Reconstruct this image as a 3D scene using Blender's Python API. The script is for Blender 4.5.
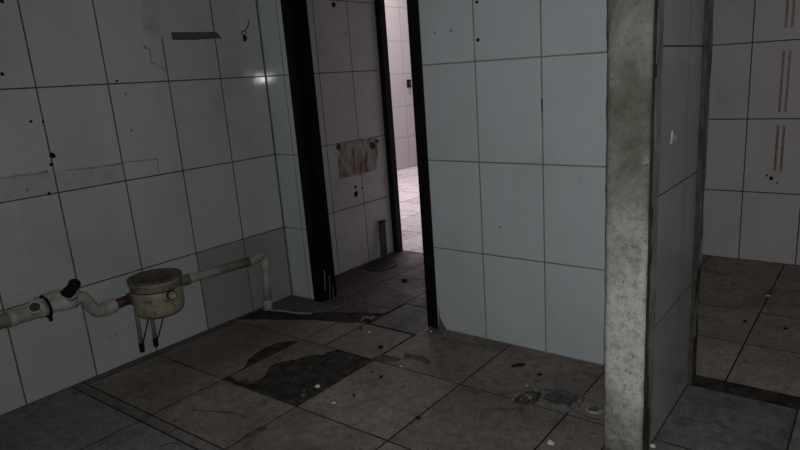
import bpy, bmesh, math, random
from mathutils import Vector, Matrix, noise

for o in list(bpy.data.objects):
    bpy.data.objects.remove(o)
SC = bpy.context.scene
COL = SC.collection
RND = random.Random(7)

# ------------------------------------------------------------------ camera
CAMPOS = Vector((0.0, 0.0, 1.32))
C_R = Vector((0.81378449, 0.57817559, -0.05888789))      # right
C_D = Vector((0.09691825, -0.23492033, -0.96716677))     # down
C_F = Vector((-0.57302849, 0.78136126, -0.24721029))     # forward
FPX, U0, V0 = 623.046, 434.411, 232.533
cam_d = bpy.data.cameras.new('camera')
cam = bpy.data.objects.new('camera', cam_d)
COL.objects.link(cam)
m = Matrix((C_R, -C_D, -C_F)).transposed().to_4x4()
m.translation = CAMPOS
cam.matrix_world = m
cam_d.sensor_width = 36.0
cam_d.lens = FPX / 800 * 36
cam_d.shift_x = -(U0 - 400) / 800
cam_d.shift_y = (V0 - 225) / 800
cam_d.clip_start = 0.05
SC.camera = cam


def at(px, py, axis, val):
    """the world point on the plane axis = val seen at a pixel of the photograph"""
    d = C_R * ((px - U0) / FPX) + C_D * ((py - V0) / FPX) + C_F
    return CAMPOS + d * ((val - CAMPOS[axis]) / d[axis])


# ------------------------------------------------------------------ world, lights, exposure
w = bpy.data.worlds.new('world')
SC.world = w
w.use_nodes = True
w.node_tree.nodes['Background'].inputs[0].default_value = (0.5, 0.5, 0.55, 1)
w.node_tree.nodes['Background'].inputs[1].default_value = 0.0

fl = bpy.data.lights.new('torch', 'SPOT')                 # the phone's flash that lights the dark room
fl.energy = 78
fl.spot_size = math.radians(165)
fl.spot_blend = 1.0
fl.shadow_soft_size = 0.006
fl.color = (1.0, 1.0, 1.0)
flo = bpy.data.objects.new('torch', fl)
COL.objects.link(flo)
flo.location = CAMPOS + C_R * 0.01 - C_D * 0.062
aim = at(500, 190, 1, 2.5)
flo.rotation_euler = (aim - flo.location).to_track_quat('-Z', 'Y').to_euler()


def area(name, loc, target, sx, sy, power, color):
    l = bpy.data.lights.new(name, 'AREA')
    l.shape = 'RECTANGLE'
    l.size, l.size_y, l.energy, l.color = sx, sy, power, color
    o = bpy.data.objects.new(name, l)
    COL.objects.link(o)
    o.location = loc
    o.rotation_euler = (Vector(target) - Vector(loc)).to_track_quat('-Z', 'Y').to_euler()
    return o


area('daylight_far_room', (-4.4, 5.6, 2.62), (-4.4, 5.6, 0), 2.2, 3.4, 105, (1.0, 0.93, 0.95))
area('fill_side_room', (0.9, 3.4, 2.5), (0.2, 3.9, 0), 0.8, 0.8, 1.7, (1.0, 0.9, 0.86))  # added fill lamp with no seen source, lifts the side room's back wall

vs = SC.view_settings
SC.display_settings.display_device = 'sRGB'
vs.view_transform = 'Standard'
vs.look = 'None'
vs.exposure = 0.0
vs.gamma = 1.0
vs.use_curve_mapping = False


# ------------------------------------------------------------------ materials
def s2l(c):
    return tuple(((v / 255) / 12.92 if v / 255 <= 0.04045 else ((v / 255 + 0.055) / 1.055) ** 2.4) for v in c)


class NT:
    def __init__(self, name):
        self.m = bpy.data.materials.new(name)
        self.m.use_nodes = True
        self.t = self.m.node_tree
        self.b = self.t.nodes['Principled BSDF']

    def n(self, typ, **kw):
        nd = self.t.nodes.new(typ)
        for k, v in kw.items():
            if k.startswith('i_'):
                nd.inputs[k[2:].replace('_', ' ')].default_value = v
            else:
                setattr(nd, k, v)
        return nd

    def l(self, a, b):
        self.t.links.new(a, b)

    def coord(self):
        if not hasattr(self, '_c'):
            self._c = self.n('ShaderNodeTexCoord').outputs['Object']
        return self._c

    def noise(self, scale, detail=4, rough=0.55, dist=0.0, stretch=None):
        nd = self.n('ShaderNodeTexNoise')
        nd.inputs['Scale'].default_value = scale
        nd.inputs['Detail'].default_value = detail
        nd.inputs['Roughness'].default_value = rough
        nd.inputs['Distortion'].default_value = dist
        c = self.coord()
        if stretch:
            mp = self.n('ShaderNodeMapping')
            mp.inputs['Scale'].default_value = stretch
            self.l(c, mp.inputs['Vector'])
            c = mp.outputs[0]
        self.l(c, nd.inputs['Vector'])
        return nd.outputs['Fac']

    def ramp(self, fac, lo, hi, a=0.0, b=1.0):
        nd = self.n('ShaderNodeMapRange', interpolation_type='SMOOTHSTEP')
        nd.inputs[1].default_value, nd.inputs[2].default_value = lo, hi
        nd.inputs[3].default_value, nd.inputs[4].default_value = a, b
        self.l(fac, nd.inputs[0])
        return nd.outputs[0]

    def mix(self, fac, a, b, mode='MIX'):
        nd = self.n('ShaderNodeMix', data_type='RGBA', blend_type=mode)
        for sock, v in ((nd.inputs[0], fac), (nd.inputs[6], a), (nd.inputs[7], b)):
            if isinstance(v, (int, float)):
                sock.default_value = v
            elif isinstance(v, tuple):
                sock.default_value = (*v[:3], 1)
            else:
                self.l(v, sock)
        return nd.outputs[2]

    def math(self, op, a, b=0.0):
        nd = self.n('ShaderNodeMath', operation=op)
        for s, v in ((nd.inputs[0], a), (nd.inputs[1], b)):
            if isinstance(v, (int, float)):
                s.default_value = v
            else:
                self.l(v, s)
        return nd.outputs[0]

    def done(self, col, rough=0.5, bump=None, strength=0.3, dist=0.002, spec=0.5, metal=0.0):
        for s, v in ((self.b.inputs['Base Color'], col), (self.b.inputs['Roughness'], rough)):
            if isinstance(v, tuple):
                s.default_value = (*v[:3], 1)
            elif isinstance(v, (int, float)):
                s.default_value = v
            else:
                self.l(v, s)
        self.b.inputs['Specular IOR Level'].default_value = spec
        self.b.inputs['Metallic'].default_value = metal
        if bump is not None:
            bp = self.n('ShaderNodeBump')
            bp.inputs['Strength'].default_value = strength
            bp.inputs['Distance'].default_value = dist
            self.l(bump, bp.inputs['Height'])
            self.l(bp.outputs[0], self.b.inputs['Normal'])
        return self.m


def island(nt, lo, hi):
    g = nt.n('ShaderNodeNewGeometry')
    nd = nt.n('ShaderNodeMapRange')
    nd.inputs[3].default_value, nd.inputs[4].default_value = lo, hi
    nt.l(g.outputs['Random Per Island'], nd.inputs[0])
    return nd.outputs[0]


def glazed(name, col, var=0.05, dirt=0.25, rough=0.055, dirtcol=(0.16, 0.15, 0.13)):
    nt = NT(name)
    f = nt.ramp(nt.noise(2.6, 6, 0.62), 0.45, 0.75, 0, dirt)
    sm = nt.ramp(nt.noise(5.0, 5, 0.6, 0.6, (1, 1, 0.35)), 0.52, 0.8, 0, dirt * 0.8)
    sp = nt.ramp(nt.noise(55, 3, 0.5), 0.66, 0.76, 0, 0.35)
    c = nt.mix(f, col, dirtcol)
    c = nt.mix(sm, c, dirtcol)
    c = nt.mix(sp, c, dirtcol)
    v = island(nt, 1 - var, 1 + var)
    cc = nt.n('ShaderNodeCombineColor')
    for i in range(3):
        nt.l(v, cc.inputs[i])
    c = nt.mix(1.0, c, cc.outputs[0], 'MULTIPLY')
    r = nt.ramp(nt.noise(7, 5), 0.3, 0.75, rough * 0.75, rough * 1.7)
    return nt.done(c, r, nt.noise(9, 2), 0.05, 0.004)


def mottled(name, a, b, scale=8, rough=0.7, bump_scale=60, strength=0.4, dist=0.003, c=None, lo=0.35, hi=0.7, spec=0.4):
    nt = NT(name)
    col = nt.mix(nt.ramp(nt.noise(scale, 8, 0.6), lo, hi), a, b)
    if c:
        col = nt.mix(nt.ramp(nt.noise(scale * 2.7, 6, 0.65), 0.55, 0.72), col, c)
    return nt.done(col, rough, nt.noise(bump_scale, 6, 0.65), strength, dist, spec)


M = {}
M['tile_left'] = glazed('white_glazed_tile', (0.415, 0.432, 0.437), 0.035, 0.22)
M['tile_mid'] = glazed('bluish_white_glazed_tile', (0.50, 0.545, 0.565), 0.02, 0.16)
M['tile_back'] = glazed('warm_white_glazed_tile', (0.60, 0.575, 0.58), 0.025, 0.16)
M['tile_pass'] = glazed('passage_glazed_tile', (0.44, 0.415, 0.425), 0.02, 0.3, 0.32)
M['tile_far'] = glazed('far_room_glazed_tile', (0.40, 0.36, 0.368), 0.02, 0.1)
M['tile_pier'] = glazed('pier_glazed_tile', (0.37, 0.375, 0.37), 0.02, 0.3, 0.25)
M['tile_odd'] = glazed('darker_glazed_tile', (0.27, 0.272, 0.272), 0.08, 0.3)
M['grout'] = mottled('dark_wall_grout', (0.05, 0.047, 0.042), (0.12, 0.115, 0.105), 14, 0.9)
M['grout_mid'] = mottled('olive_grey_grout', (0.19, 0.185, 0.16), (0.27, 0.265, 0.24), 9, 0.9)
M['grout_pale'] = mottled('pale_wall_grout', (0.2, 0.19, 0.18), (0.3, 0.28, 0.27), 14, 0.9)
M['plaster'] = mottled('grey_plaster', (0.35, 0.35, 0.34), (0.46, 0.45, 0.44), 3, 0.9)


def floor_tile(name, base, dark, red=None):
    nt = NT(name)
    f = nt.ramp(nt.noise(3.2, 8, 0.62), 0.36, 0.68)
    c = nt.mix(f, base, dark)
    fine = nt.ramp(nt.noise(24, 8, 0.75), 0.42, 0.6, 0, 0.6)
    c = nt.mix(fine, c, tuple(v * 0.62 for v in dark))
    smear = nt.ramp(nt.noise(2.6, 7, 0.62, 1.4), 0.52, 0.68, 0, 0.6)
    c = nt.mix(smear, c, tuple(v * 0.42 for v in dark))
    rub = nt.ramp(nt.noise(7.5, 8, 0.72, 1.8), 0.55, 0.64, 0, 0.62)
    c = nt.mix(rub, c, tuple(v * 0.38 for v in dark))
    pale = nt.ramp(nt.noise(34, 6, 0.65), 0.6, 0.72, 0, 0.3)
    c = nt.mix(pale, c, tuple(min(1, v * 1.5) for v in base))
    gr = nt.ramp(nt.noise(95, 3, 0.7), 0.4, 0.62, 0, 0.45)
    c = nt.mix(gr, c, tuple(v * 0.5 for v in dark))
    sp = nt.ramp(nt.noise(60, 4, 0.6), 0.62, 0.7, 0, 0.85)
    c = nt.mix(sp, c, (0.025, 0.022, 0.02))
    if red:
        c = nt.mix(nt.ramp(nt.noise(1.7, 4, 0.5), 0.6, 0.75, 0, 0.35), c, red)
    v = island(nt, 0.86, 1.1)
    cc = nt.n('ShaderNodeCombineColor')
    for i in range(3):
        nt.l(v, cc.inputs[i])
    c = nt.mix(1.0, c, cc.outputs[0], 'MULTIPLY')
    r = nt.ramp(nt.noise(6, 6), 0.3, 0.7, 0.6, 0.85)
    return nt.done(c, r, nt.noise(70, 5, 0.6), 0.2, 0.002, 0.2)


M['floor_brown'] = floor_tile('brown_floor_tile', (0.285, 0.249, 0.215), (0.2, 0.168, 0.144), (0.22, 0.12, 0.09))
M['floor_grey'] = floor_tile('grey_floor_tile', (0.24, 0.232, 0.218), (0.175, 0.168, 0.155))
M['floor_dim'] = floor_tile('dim_grey_floor_tile', (0.17, 0.162, 0.155), (0.12, 0.114, 0.108))
M['floor_wine'] = floor_tile('reddish_floor_tile', (0.155, 0.125, 0.12), (0.105, 0.083, 0.08))
M['floor_side'] = floor_tile('side_room_floor_tile', (0.42, 0.36, 0.325), (0.31, 0.26, 0.235))
M['floor_pale'] = floor_tile('pale_floor_tile', (0.70, 0.63, 0.645), (0.6, 0.535, 0.55))
M['floor_rust'] = mottled('orange_brown_stain', (0.19, 0.115, 0.06), (0.2, 0.15, 0.105), 30, 0.8, spec=0.2)
M['floor_red'] = mottled('reddish_stain', (0.215, 0.155, 0.135), (0.2, 0.165, 0.143), 14, 0.8, spec=0.2)
M['floor_grime'] = mottled('dark_floor_grime', (0.045, 0.04, 0.035), (0.12, 0.1, 0.087), 26, 0.85, spec=0.2)
M['mortar'] = mottled('bare_dark_mortar', (0.02, 0.019, 0.017), (0.062, 0.058, 0.05), 16, 0.95, 75, 1.0, 0.008, (0.12, 0.113, 0.1), spec=0.2)
M['cement'] = mottled('grey_cement', (0.085, 0.086, 0.083), (0.15, 0.15, 0.143), 26, 0.8, 60, 0.6, 0.004)
M['cement_dark'] = mottled('dark_sunken_cement', (0.04, 0.041, 0.041), (0.078, 0.08, 0.078), 30, 0.85, 60, 0.6, 0.004)
M['black'] = mottled('black_paint', (0.0035, 0.0032, 0.003), (0.007, 0.0062, 0.006), 20, 0.55, 40, 0.2, 0.002, spec=0.15)
M['soot'] = mottled('black_hole', (0.004, 0.004, 0.004), (0.012, 0.011, 0.01), 60, 0.9, spec=0.1)


def concrete():
    nt = NT('stained_concrete')
    g = nt.mix(nt.ramp(nt.noise(7, 9, 0.65), 0.3, 0.7), (0.60, 0.615, 0.565), (0.42, 0.435, 0.39))
    sx = nt.n('ShaderNodeSeparateXYZ')
    nt.l(nt.coord(), sx.inputs[0])
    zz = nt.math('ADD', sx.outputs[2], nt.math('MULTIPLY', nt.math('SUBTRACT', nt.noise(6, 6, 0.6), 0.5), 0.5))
    hi = nt.ramp(zz, 0.6, 0.92, 0.0, 0.96)
    dotted = nt.ramp(nt.noise(5, 8, 0.65, 0.4, (1, 1, 0.7)), 0.3, 0.6, 0.62, 1.0)
    moss = nt.math('MULTIPLY', hi, dotted)
    g = nt.mix(moss, g, (0.085, 0.085, 0.062))
    mid = nt.ramp(nt.noise(44, 8, 0.74), 0.46, 0.62, 0, 0.5)
    g = nt.mix(mid, g, (0.15, 0.15, 0.125))
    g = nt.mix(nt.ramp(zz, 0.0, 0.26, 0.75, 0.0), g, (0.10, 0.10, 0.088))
    pale = nt.ramp(nt.noise(16, 6, 0.7), 0.6, 0.74, 0, 0.5)
    g = nt.mix(pale, g, (0.48, 0.49, 0.46))
    pit = nt.ramp(nt.noise(70, 5, 0.6), 0.6, 0.7, 0, 0.75)
    g = nt.mix(pit, g, (0.07, 0.07, 0.06))
    return nt.done(g, 0.92, nt.noise(55, 8, 0.7), 0.9, 0.006, 0.2)


M['concrete'] = concrete()
M['mortar_strip'] = mottled('dirty_mortar_strip', (0.2, 0.2, 0.185), (0.32, 0.32, 0.295), 7, 0.9, 60, 0.7, 0.005, (0.1, 0.1, 0.09), spec=0.2)
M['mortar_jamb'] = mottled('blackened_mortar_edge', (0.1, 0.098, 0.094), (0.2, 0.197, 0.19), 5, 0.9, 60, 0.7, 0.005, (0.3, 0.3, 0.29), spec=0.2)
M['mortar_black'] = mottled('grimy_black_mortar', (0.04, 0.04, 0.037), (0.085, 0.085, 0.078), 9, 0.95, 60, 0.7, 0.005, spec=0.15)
M['pvc'] = mottled('dirty_white_pipe', (0.34, 0.325, 0.285), (0.25, 0.235, 0.2), 12, 0.5, 40, 0.08, 0.002, (0.13, 0.115, 0.09), spec=0.5)
M['pvc_white'] = mottled('white_pipe_fitting', (0.42, 0.41, 0.38), (0.3, 0.285, 0.25), 14, 0.45, 40, 0.08, 0.002, (0.16, 0.145, 0.115))
M['pvc_tan'] = mottled('tan_stained_pipe', (0.32, 0.285, 0.24), (0.24, 0.205, 0.17), 10, 0.5, 40, 0.1, 0.002, (0.14, 0.115, 0.09))
M['rubber'] = mottled('black_rubber', (0.004, 0.004, 0.004), (0.009, 0.009, 0.009), 20, 0.7, spec=0.15)
M['maroon'] = mottled('maroon_connector', (0.062, 0.029, 0.025), (0.035, 0.02, 0.018), 20, 0.55)
M['red'] = mottled('red_rubber_ring', (0.11, 0.05, 0.042), (0.055, 0.03, 0.026), 20, 0.6)
M['leg_grey'] = mottled('grey_bracket', (0.17, 0.17, 0.165), (0.1, 0.1, 0.095), 20, 0.7)


def tank_mat():
    nt = NT('cream_plastic_stained')
    sx = nt.n('ShaderNodeSeparateXYZ')
    nt.l(nt.coord(), sx.inputs[0])
    c = nt.mix(nt.ramp(nt.noise(9, 6, 0.6), 0.35, 0.7), (0.42, 0.45, 0.43), (0.35, 0.375, 0.35))
    up = nt.ramp(nt.math('ADD', sx.outputs[2], nt.math('MULTIPLY', nt.noise(14, 5), 0.06)), 0.115, 0.15, 0, 0.9)
    c = nt.mix(up, c, (0.27, 0.245, 0.17))
    rust = nt.ramp(nt.noise(26, 6, 0.7), 0.52, 0.64, 0, 0.85)
    c = nt.mix(nt.math('MULTIPLY', rust, up), c, (0.075, 0.05, 0.03))
    low = nt.ramp(nt.noise(6, 5, 0.6, 0.5, (1, 1, 0.4)), 0.58, 0.78, 0, 0.4)
    c = nt.mix(low, c, (0.22, 0.215, 0.185))
    return nt.done(c, 0.5, nt.noise(40, 4), 0.1, 0.002)


M['tank'] = tank_mat()
M['lid'] = mottled('olive_dirty_lid', (0.06, 0.058, 0.045), (0.032, 0.03, 0.025), 14, 0.8, 50, 0.4, 0.003, (0.1, 0.094, 0.072))
M['rust'] = mottled('rusty_rim', (0.055, 0.042, 0.028), (0.19, 0.17, 0.12), 30, 0.8, c=(0.02, 0.016, 0.012))
M['tape'] = mottled('dark_grey_tape', (0.085, 0.086, 0.084), (0.06, 0.06, 0.06), 9, 0.6)
M['wire'] = mottled('black_wire', (0.01, 0.01, 0.01), (0.016, 0.016, 0.016), 20, 0.5)
M['string'] = mottled('pale_string', (0.62, 0.63, 0.62), (0.5, 0.51, 0.5), 20, 0.8)
M['chip_white'] = mottled('white_plaster_chip', (0.72, 0.72, 0.68), (0.55, 0.54, 0.5), 50, 0.9)
M['chip_grey'] = mottled('grey_rubble_chip', (0.22, 0.21, 0.19), (0.13, 0.125, 0.115), 50, 0.9)
M['chip_dark'] = mottled('black_grime_flake', (0.012, 0.011, 0.01), (0.022, 0.02, 0.018), 50, 0.9, spec=0.2)
M['smudge'] = mottled('grey_smudge', (0.19, 0.195, 0.195), (0.3, 0.31, 0.31), 18, 0.5)
M['ghost'] = mottled('faint_adhesive_line', (0.3, 0.305, 0.3), (0.23, 0.235, 0.23), 30, 0.4)
M['ghostband'] = mottled('faint_adhesive_band', (0.385, 0.4, 0.397), (0.315, 0.325, 0.318), 14, 0.4, 40, 0.05)
M['stripe'] = mottled('rust_brown_stripe', (0.19, 0.125, 0.095), (0.3, 0.24, 0.21), 26, 0.4, 40, 0.05)
_n = NT('stained_bare_plaster')
_c = _n.mix(_n.ramp(_n.noise(9, 6, 0.6), 0.4, 0.65), (0.36, 0.32, 0.31), (0.25, 0.2, 0.185))
_c = _n.mix(_n.ramp(_n.noise(16, 7, 0.7, 0.8, (1, 1, 0.3)), 0.5, 0.6, 0, 0.8), _c, (0.1, 0.06, 0.05))
M['bare_patch'] = _n.done(_c, 0.85, _n.noise(50, 6), 0.4, 0.004, 0.3)
M['bare_rust'] = mottled('dark_rust_stain', (0.045, 0.022, 0.016), (0.1, 0.055, 0.042), 26, 0.9)
M['board'] = mottled('grey_board', (0.05, 0.047, 0.047), (0.028, 0.027, 0.027), 10, 0.8)
M['drain_lid'] = mottled('blackened_drain_cover', (0.022, 0.02, 0.018), (0.05, 0.045, 0.041), 16, 0.8, 60, 0.7, 0.004)


# ------------------------------------------------------------------ mesh helpers
def tag(o, label=None, cat=None, group=None, kind=None):
    for k, v in (('label', label), ('category', cat), ('group', group), ('kind', kind)):
        if v:
            o[k] = v
    return o


def obj(name, bm, mats, parent=None, smooth=False):
    me = bpy.data.meshes.new(name)
    bmesh.ops.recalc_face_normals(bm, faces=bm.faces)
    bm.to_mesh(me)
    bm.free()
    for mt in (mats if isinstance(mats, (list, tuple)) else [mats]):
        me.materials.append(M[mt])
    if smooth:
        for p in me.polygons:
            p.use_smooth = True
    o = bpy.data.objects.new(name, me)
    COL.objects.link(o)
    if parent:
        o.parent = parent
        o.matrix_parent_inverse = Matrix.Translation(parent.location).inverted() if parent.location.length else Matrix()
    return o


def empty(name, loc):
    o = bpy.data.objects.new(name, None)
    o.empty_display_size = 0.1
    COL.objects.link(o)
    o.location = loc
    return o


def box(bm, a, b, mat=0, bev=0.0):
    x0, x1 = sorted((a[0], b[0])); y0, y1 = sorted((a[1], b[1])); z0, z1 = sorted((a[2], b[2]))
    vs = [bm.verts.new((x, y, z)) for z in (z0, z1) for y in (y0, y1) for x in (x0, x1)]
    fs = [bm.faces.new([vs[i] for i in q]) for q in ((0, 2, 3, 1), (4, 5, 7, 6), (0, 1, 5, 4), (2, 6, 7, 3), (0, 4, 6, 2), (1, 3, 7, 5))]
    for f in fs:
        f.material_index = mat
    if bev:
        es = list({e for f in fs for e in f.edges})
        r = bmesh.ops.bevel(bm, geom=es, offset=bev, segments=2, affect='EDGES', profile=0.6)
        for f in r['faces']:
            f.material_index = mat
    return vs


def slab(bm, O, U, V, N, rect, top, base, mat, ch=0.0012, tilt=0.0):
    """one tile: rect in (u, v), its face at height top over O along N, its foot at base, a small chamfer round the face"""
    u0, u1, v0, v1 = rect
    if u1 - u0 < 0.006 or v1 - v0 < 0.006:
        return
    tu, tv = RND.uniform(-tilt, tilt), RND.uniform(-tilt, tilt)
    cu, cv = (u0 + u1) / 2, (v0 + v1) / 2

    def P(u, v, h):
        return bm.verts.new(O + U * u + V * v + N * (h + (u - cu) * tu + (v - cv) * tv))
    lo = [P(u, v, base) for u, v in ((u0, v0), (u1, v0), (u1, v1), (u0, v1))]
    md = [P(u, v, top - ch) for u, v in ((u0, v0), (u1, v0), (u1, v1), (u0, v1))]
    hi = [P(u, v, top) for u, v in ((u0 + ch, v0 + ch), (u1 - ch, v0 + ch), (u1 - ch, v1 - ch), (u0 + ch, v1 - ch))]
    for A, B in ((lo, md), (md, hi)):
        for i in range(4):
            f = bm.faces.new((A[i], A[(i + 1) % 4], B[(i + 1) % 4], B[i]))
            f.material_index = 0                  # the edges are smeared with joint filler
    f = bm.faces.new(hi)
    f.material_index = mat


def lines(vals, lo, hi):
    r = [lo] + [v for v in sorted(vals) if lo + 0.004 < v < hi - 0.004] + [hi]
    return list(zip(r[:-1], r[1:]))


def tiling(bm, O, U, V, N, rects, ul, vl, gap, mat, depth=0.0025, tilt=0.0012, skip=None):
    for (a, b, c, d) in rects:
        for (u0, u1) in lines(ul, a, b):
            for (v0, v1) in lines(vl, c, d):
                if skip and skip((u0 + u1) / 2, (v0 + v1) / 2):
                    continue
                g = gap / 2
                slab(bm, O, U, V, N, (u0 + g, u1 - g, v0 + g, v1 - g), 0.0, -depth - 0.002, mat, tilt=tilt)


X, Y, Z = Vector((1, 0, 0)), Vector((0, 1, 0)), Vector((0, 0, 1))
CEIL = 2.7


def smooth_path(pts, n=8):
    pts = [Vector(p) for p in pts]
    out = []
    for i in range(len(pts) - 1):
        p0 = pts[max(i - 1, 0)]; p1 = pts[i]; p2 = pts[i + 1]; p3 = pts[min(i + 2, len(pts) - 1)]
        for k in range(n):
            t = k / n
            out.append(0.5 * ((2 * p1) + (p2 - p0) * t + (2 * p0 - 5 * p1 + 4 * p2 - p3) * t * t + (3 * p1 - p0 - 3 * p2 + p3) * t ** 3))
    out.append(pts[-1])
    return out


def tube(bm, path, r, seg=20, mat=0, caps=True):
    path = [Vector(p) for p in path]
    rr = r if isinstance(r, (list, tuple)) else [r] * len(path)
    rings = []
    ref = None
    for i, p in enumerate(path):
        t = (path[min(i + 1, len(path) - 1)] - path[max(i - 1, 0)]).normalized()
        if ref is None:
            ref = t.orthogonal().normalized()
        ref = (ref - t * ref.dot(t)).normalized()
        b = t.cross(ref)
        rings.append([bm.verts.new(p + (ref * math.cos(2 * math.pi * k / seg) + b * math.sin(2 * math.pi * k / seg)) * rr[i]) for k in range(seg)])
    for A, B in zip(rings[:-1], rings[1:]):
        for k in range(seg):
            bm.faces.new((A[k], A[(k + 1) % seg], B[(k + 1) % seg], B[k])).material_index = mat
    if caps:
        bm.faces.new(rings[0]).material_index = mat
        bm.faces.new(rings[-1]).material_index = mat
    return rings


def cyl(bm, a, b, prof, seg=24, mat=0, caps=True):
    """a lathe from a towards b: prof = [(t 0..1, radius)]"""
    a, b = Vector(a), Vector(b)
    d = b - a
    t = d.normalized(); ref = t.orthogonal().normalized(); bb = t.cross(ref)
    rings = []
    for s, r in prof:
        c = a + d * s
        rings.append([bm.verts.new(c + (ref * math.cos(2 * math.pi * k / seg) + bb * math.sin(2 * math.pi * k / seg)) * max(r, 1e-4)) for k in range(seg)])
    for A, B in zip(rings[:-1], rings[1:]):
        for k in range(seg):
            bm.faces.new((A[k], A[(k + 1) % seg], B[(k + 1) % seg], B[k])).material_index = mat
    if caps:
        bm.faces.new(rings[0]).material_index = mat
        bm.faces.new(rings[-1]).material_index = mat


def plate(bm, pts, N, h, mat=0, side=None):
    """a flat plate on a surface: outline pts, raised h along N"""
    lo = [bm.verts.new(Vector(p)) for p in pts]
    hi = [bm.verts.new(Vector(p) + N * h) for p in pts]
    bm.faces.new(hi).material_index = mat
    bm.faces.new(lo[::-1]).material_index = mat
    for i in range(len(pts)):
        j = (i + 1) % len(pts)
        bm.faces.new((lo[i], lo[j], hi[j], hi[i])).material_index = mat if side is None else side


def ragged(pts, amp, n=4, seed=0, freq=23):
    """an outline with its straight edges broken up by small noise"""
    out = []
    for i in range(len(pts)):
        a, b = Vector(pts[i]), Vector(pts[(i + 1) % len(pts)])
        for k in range(n):
            p = a.lerp(b, k / n)
            v = noise.noise_vector(p * freq + Vector((seed, seed * 2, 0))) * amp
            out.append(p + v)
    return out


# ================================================================== STRUCTURE
# heights and widths of the wall tiling
ZT = [0.45, 0.902, 1.361, 1.815, 2.27]
XL, YM, XP = -2.988, 2.499, -0.5703

# ---- left wall
bm = bmesh.new()
box(bm, (XL - 0.12, -1.2, -0.05), (XL - 0.002, YM + 0.0, CEIL))
tiling(bm, Vector((XL, 0, 0)), Y, Z, X, [(-1.2, YM - 0.005, 0, CEIL)], [YM - 0.3125 * k for k in range(1, 12)], ZT, 0.0042, 1, skip=lambda u, v: v < 0.45 and u > 1.87)
tiling(bm, Vector((XL, 0, 0)), Y, Z, X, [(1.874, YM - 0.005, 0, 0.45)], [YM - 0.3125], [], 0.0042, 2)
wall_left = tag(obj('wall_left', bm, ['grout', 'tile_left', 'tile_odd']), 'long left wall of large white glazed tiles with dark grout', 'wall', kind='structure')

# ---- middle wall (the wall with the door opening) : stub, door, long stretch, then the second opening
bm = bmesh.new()
for a, b, c, d in ((XL - 0.12, -2.784, -0.05, CEIL), (-1.846, -0.575, -0.05, CEIL), (-2.784, -1.846, 2.1, CEIL), (-0.575, 0.4, 2.1, CEIL), (0.4, 1.7, -0.05, CEIL)):
    box(bm, (a, YM + 0.002, c), (b, 2.595, d))
xm = [-2.829, -1.546, -1.216, -0.886, 0.7, 1.0, 1.3]
tiling(bm, Vector((0, YM, 0)), X, Z, -Y, [(XL + 0.005, -2.784, 0, CEIL), (-1.846, -0.70, 0, CEIL), (-2.784, -1.846, 2.1, CEIL), (-0.57, 0.4, 2.1, CEIL), (0.4, 1.7, 0, CEIL)], xm, ZT, 0.0042, 1)
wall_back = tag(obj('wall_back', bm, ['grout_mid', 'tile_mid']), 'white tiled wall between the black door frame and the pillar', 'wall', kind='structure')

# ---- passage walls
bm = bmesh.new()
XN = -3.01
box(bm, (XN - 0.1, 2.595, -0.05), (XN - 0.002, 3.63, CEIL))
ZN = [0.442, 0.898, 1.364, 1.82, 2.27]
tiling(bm, Vector((XN, 0, 0)), Y, Z, X, [(2.6, 3.56, 0, CEIL)], [2.955, 3.27], ZN, 0.0035, 1)
wall_pass = tag(obj('wall_passage', bm, ['grout', 'tile_pass']), 'tiled passage wall with a brown bare patch, seen through the door opening', 'wall', kind='structure')

bm = bmesh.new()
for a, b, c, d in ((-2.42, -1.45, -0.05, CEIL), (XN, -2.42, 2.1, CEIL)):
    box(bm, (a, 3.562, c), (b, 3.63, d))
tiling(bm, Vector((0, 3.56, 0)), X, Z, -Y, [(-2.42, -1.57, 0, CEIL), (XN, -2.42, 2.1, CEIL)], [-1.85], ZN, 0.0035, 1)
tag(obj('wall_passage_end', bm, ['grout', 'tile_pass']), 'end wall of the passage around the far doorway', 'wall', kind='structure')

bm = bmesh.new()
box(bm, (-1.57, 2.597, -0.05), (-1.47, 3.56, CEIL))
box(bm, (-1.57, 3.56, -0.05), (-1.47, 8.1, CEIL))
box(bm, (-1.45, 3.56, -0.05), (-1.40, 4.39, CEIL))
tag(obj('wall_partition', bm, 'plaster'), 'plain plastered partition between passage and side room', 'wall', kind='structure')

# ---- far bright room
XQ = -5.656
bm = bmesh.new()
box(bm, (XQ - 0.1, 3.58, -0.05), (XQ - 0.002, 8.1, CEIL))
tiling(bm, Vector((XQ, 0, 0)), Y, Z, X, [(3.7, 8.0, 0, CEIL)], [7.205 + 0.32 * k for k in range(-10, 3)], [0.446 * k for k in range(1, 6)], 0.006, 1)
wall_far = tag(obj('wall_far', bm, ['grout_pale', 'tile_far']), 'brightly lit pinkish white tiled wall of the far room', 'wall', kind='structure')
bm = bmesh.new()
box(bm, (XQ, 8.0, -0.05), (-1.57, 8.1, CEIL))
tag(obj('wall_far_end', bm, 'plaster'), 'plain end wall of the far room', 'wall', kind='structure')
bm = bmesh.new()
box(bm, (XQ, 3.58, -0.05), (XN - 0.1, 3.63, CEIL))
tag(obj('wall_far_near_side', bm, 'plaster'), 'plain wall of the far room beside the passage', 'wall', kind='structure')

# ---- side room on the right
YB = 4.389
bm = bmesh.new()
box(bm, (-1.40, YB + 0.002, -0.05), (1.7, YB + 0.1, CEIL))
tiling(bm, Vector((0, YB, 0)), X, Z, -Y, [(-1.40, 1.7, 0, CEIL)], [-0.7157 + 0.3314 * k for k in range(-2, 8)], [0.4586, 0.9238, 1.3873, 1.851, 2.31], 0.0045, 1)
wall_side = tag(obj('wall_side_room', bm, ['grout', 'tile_back']), 'white tiled wall with brown stripes at the back of the right-hand room', 'wall', kind='structure')

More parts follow.
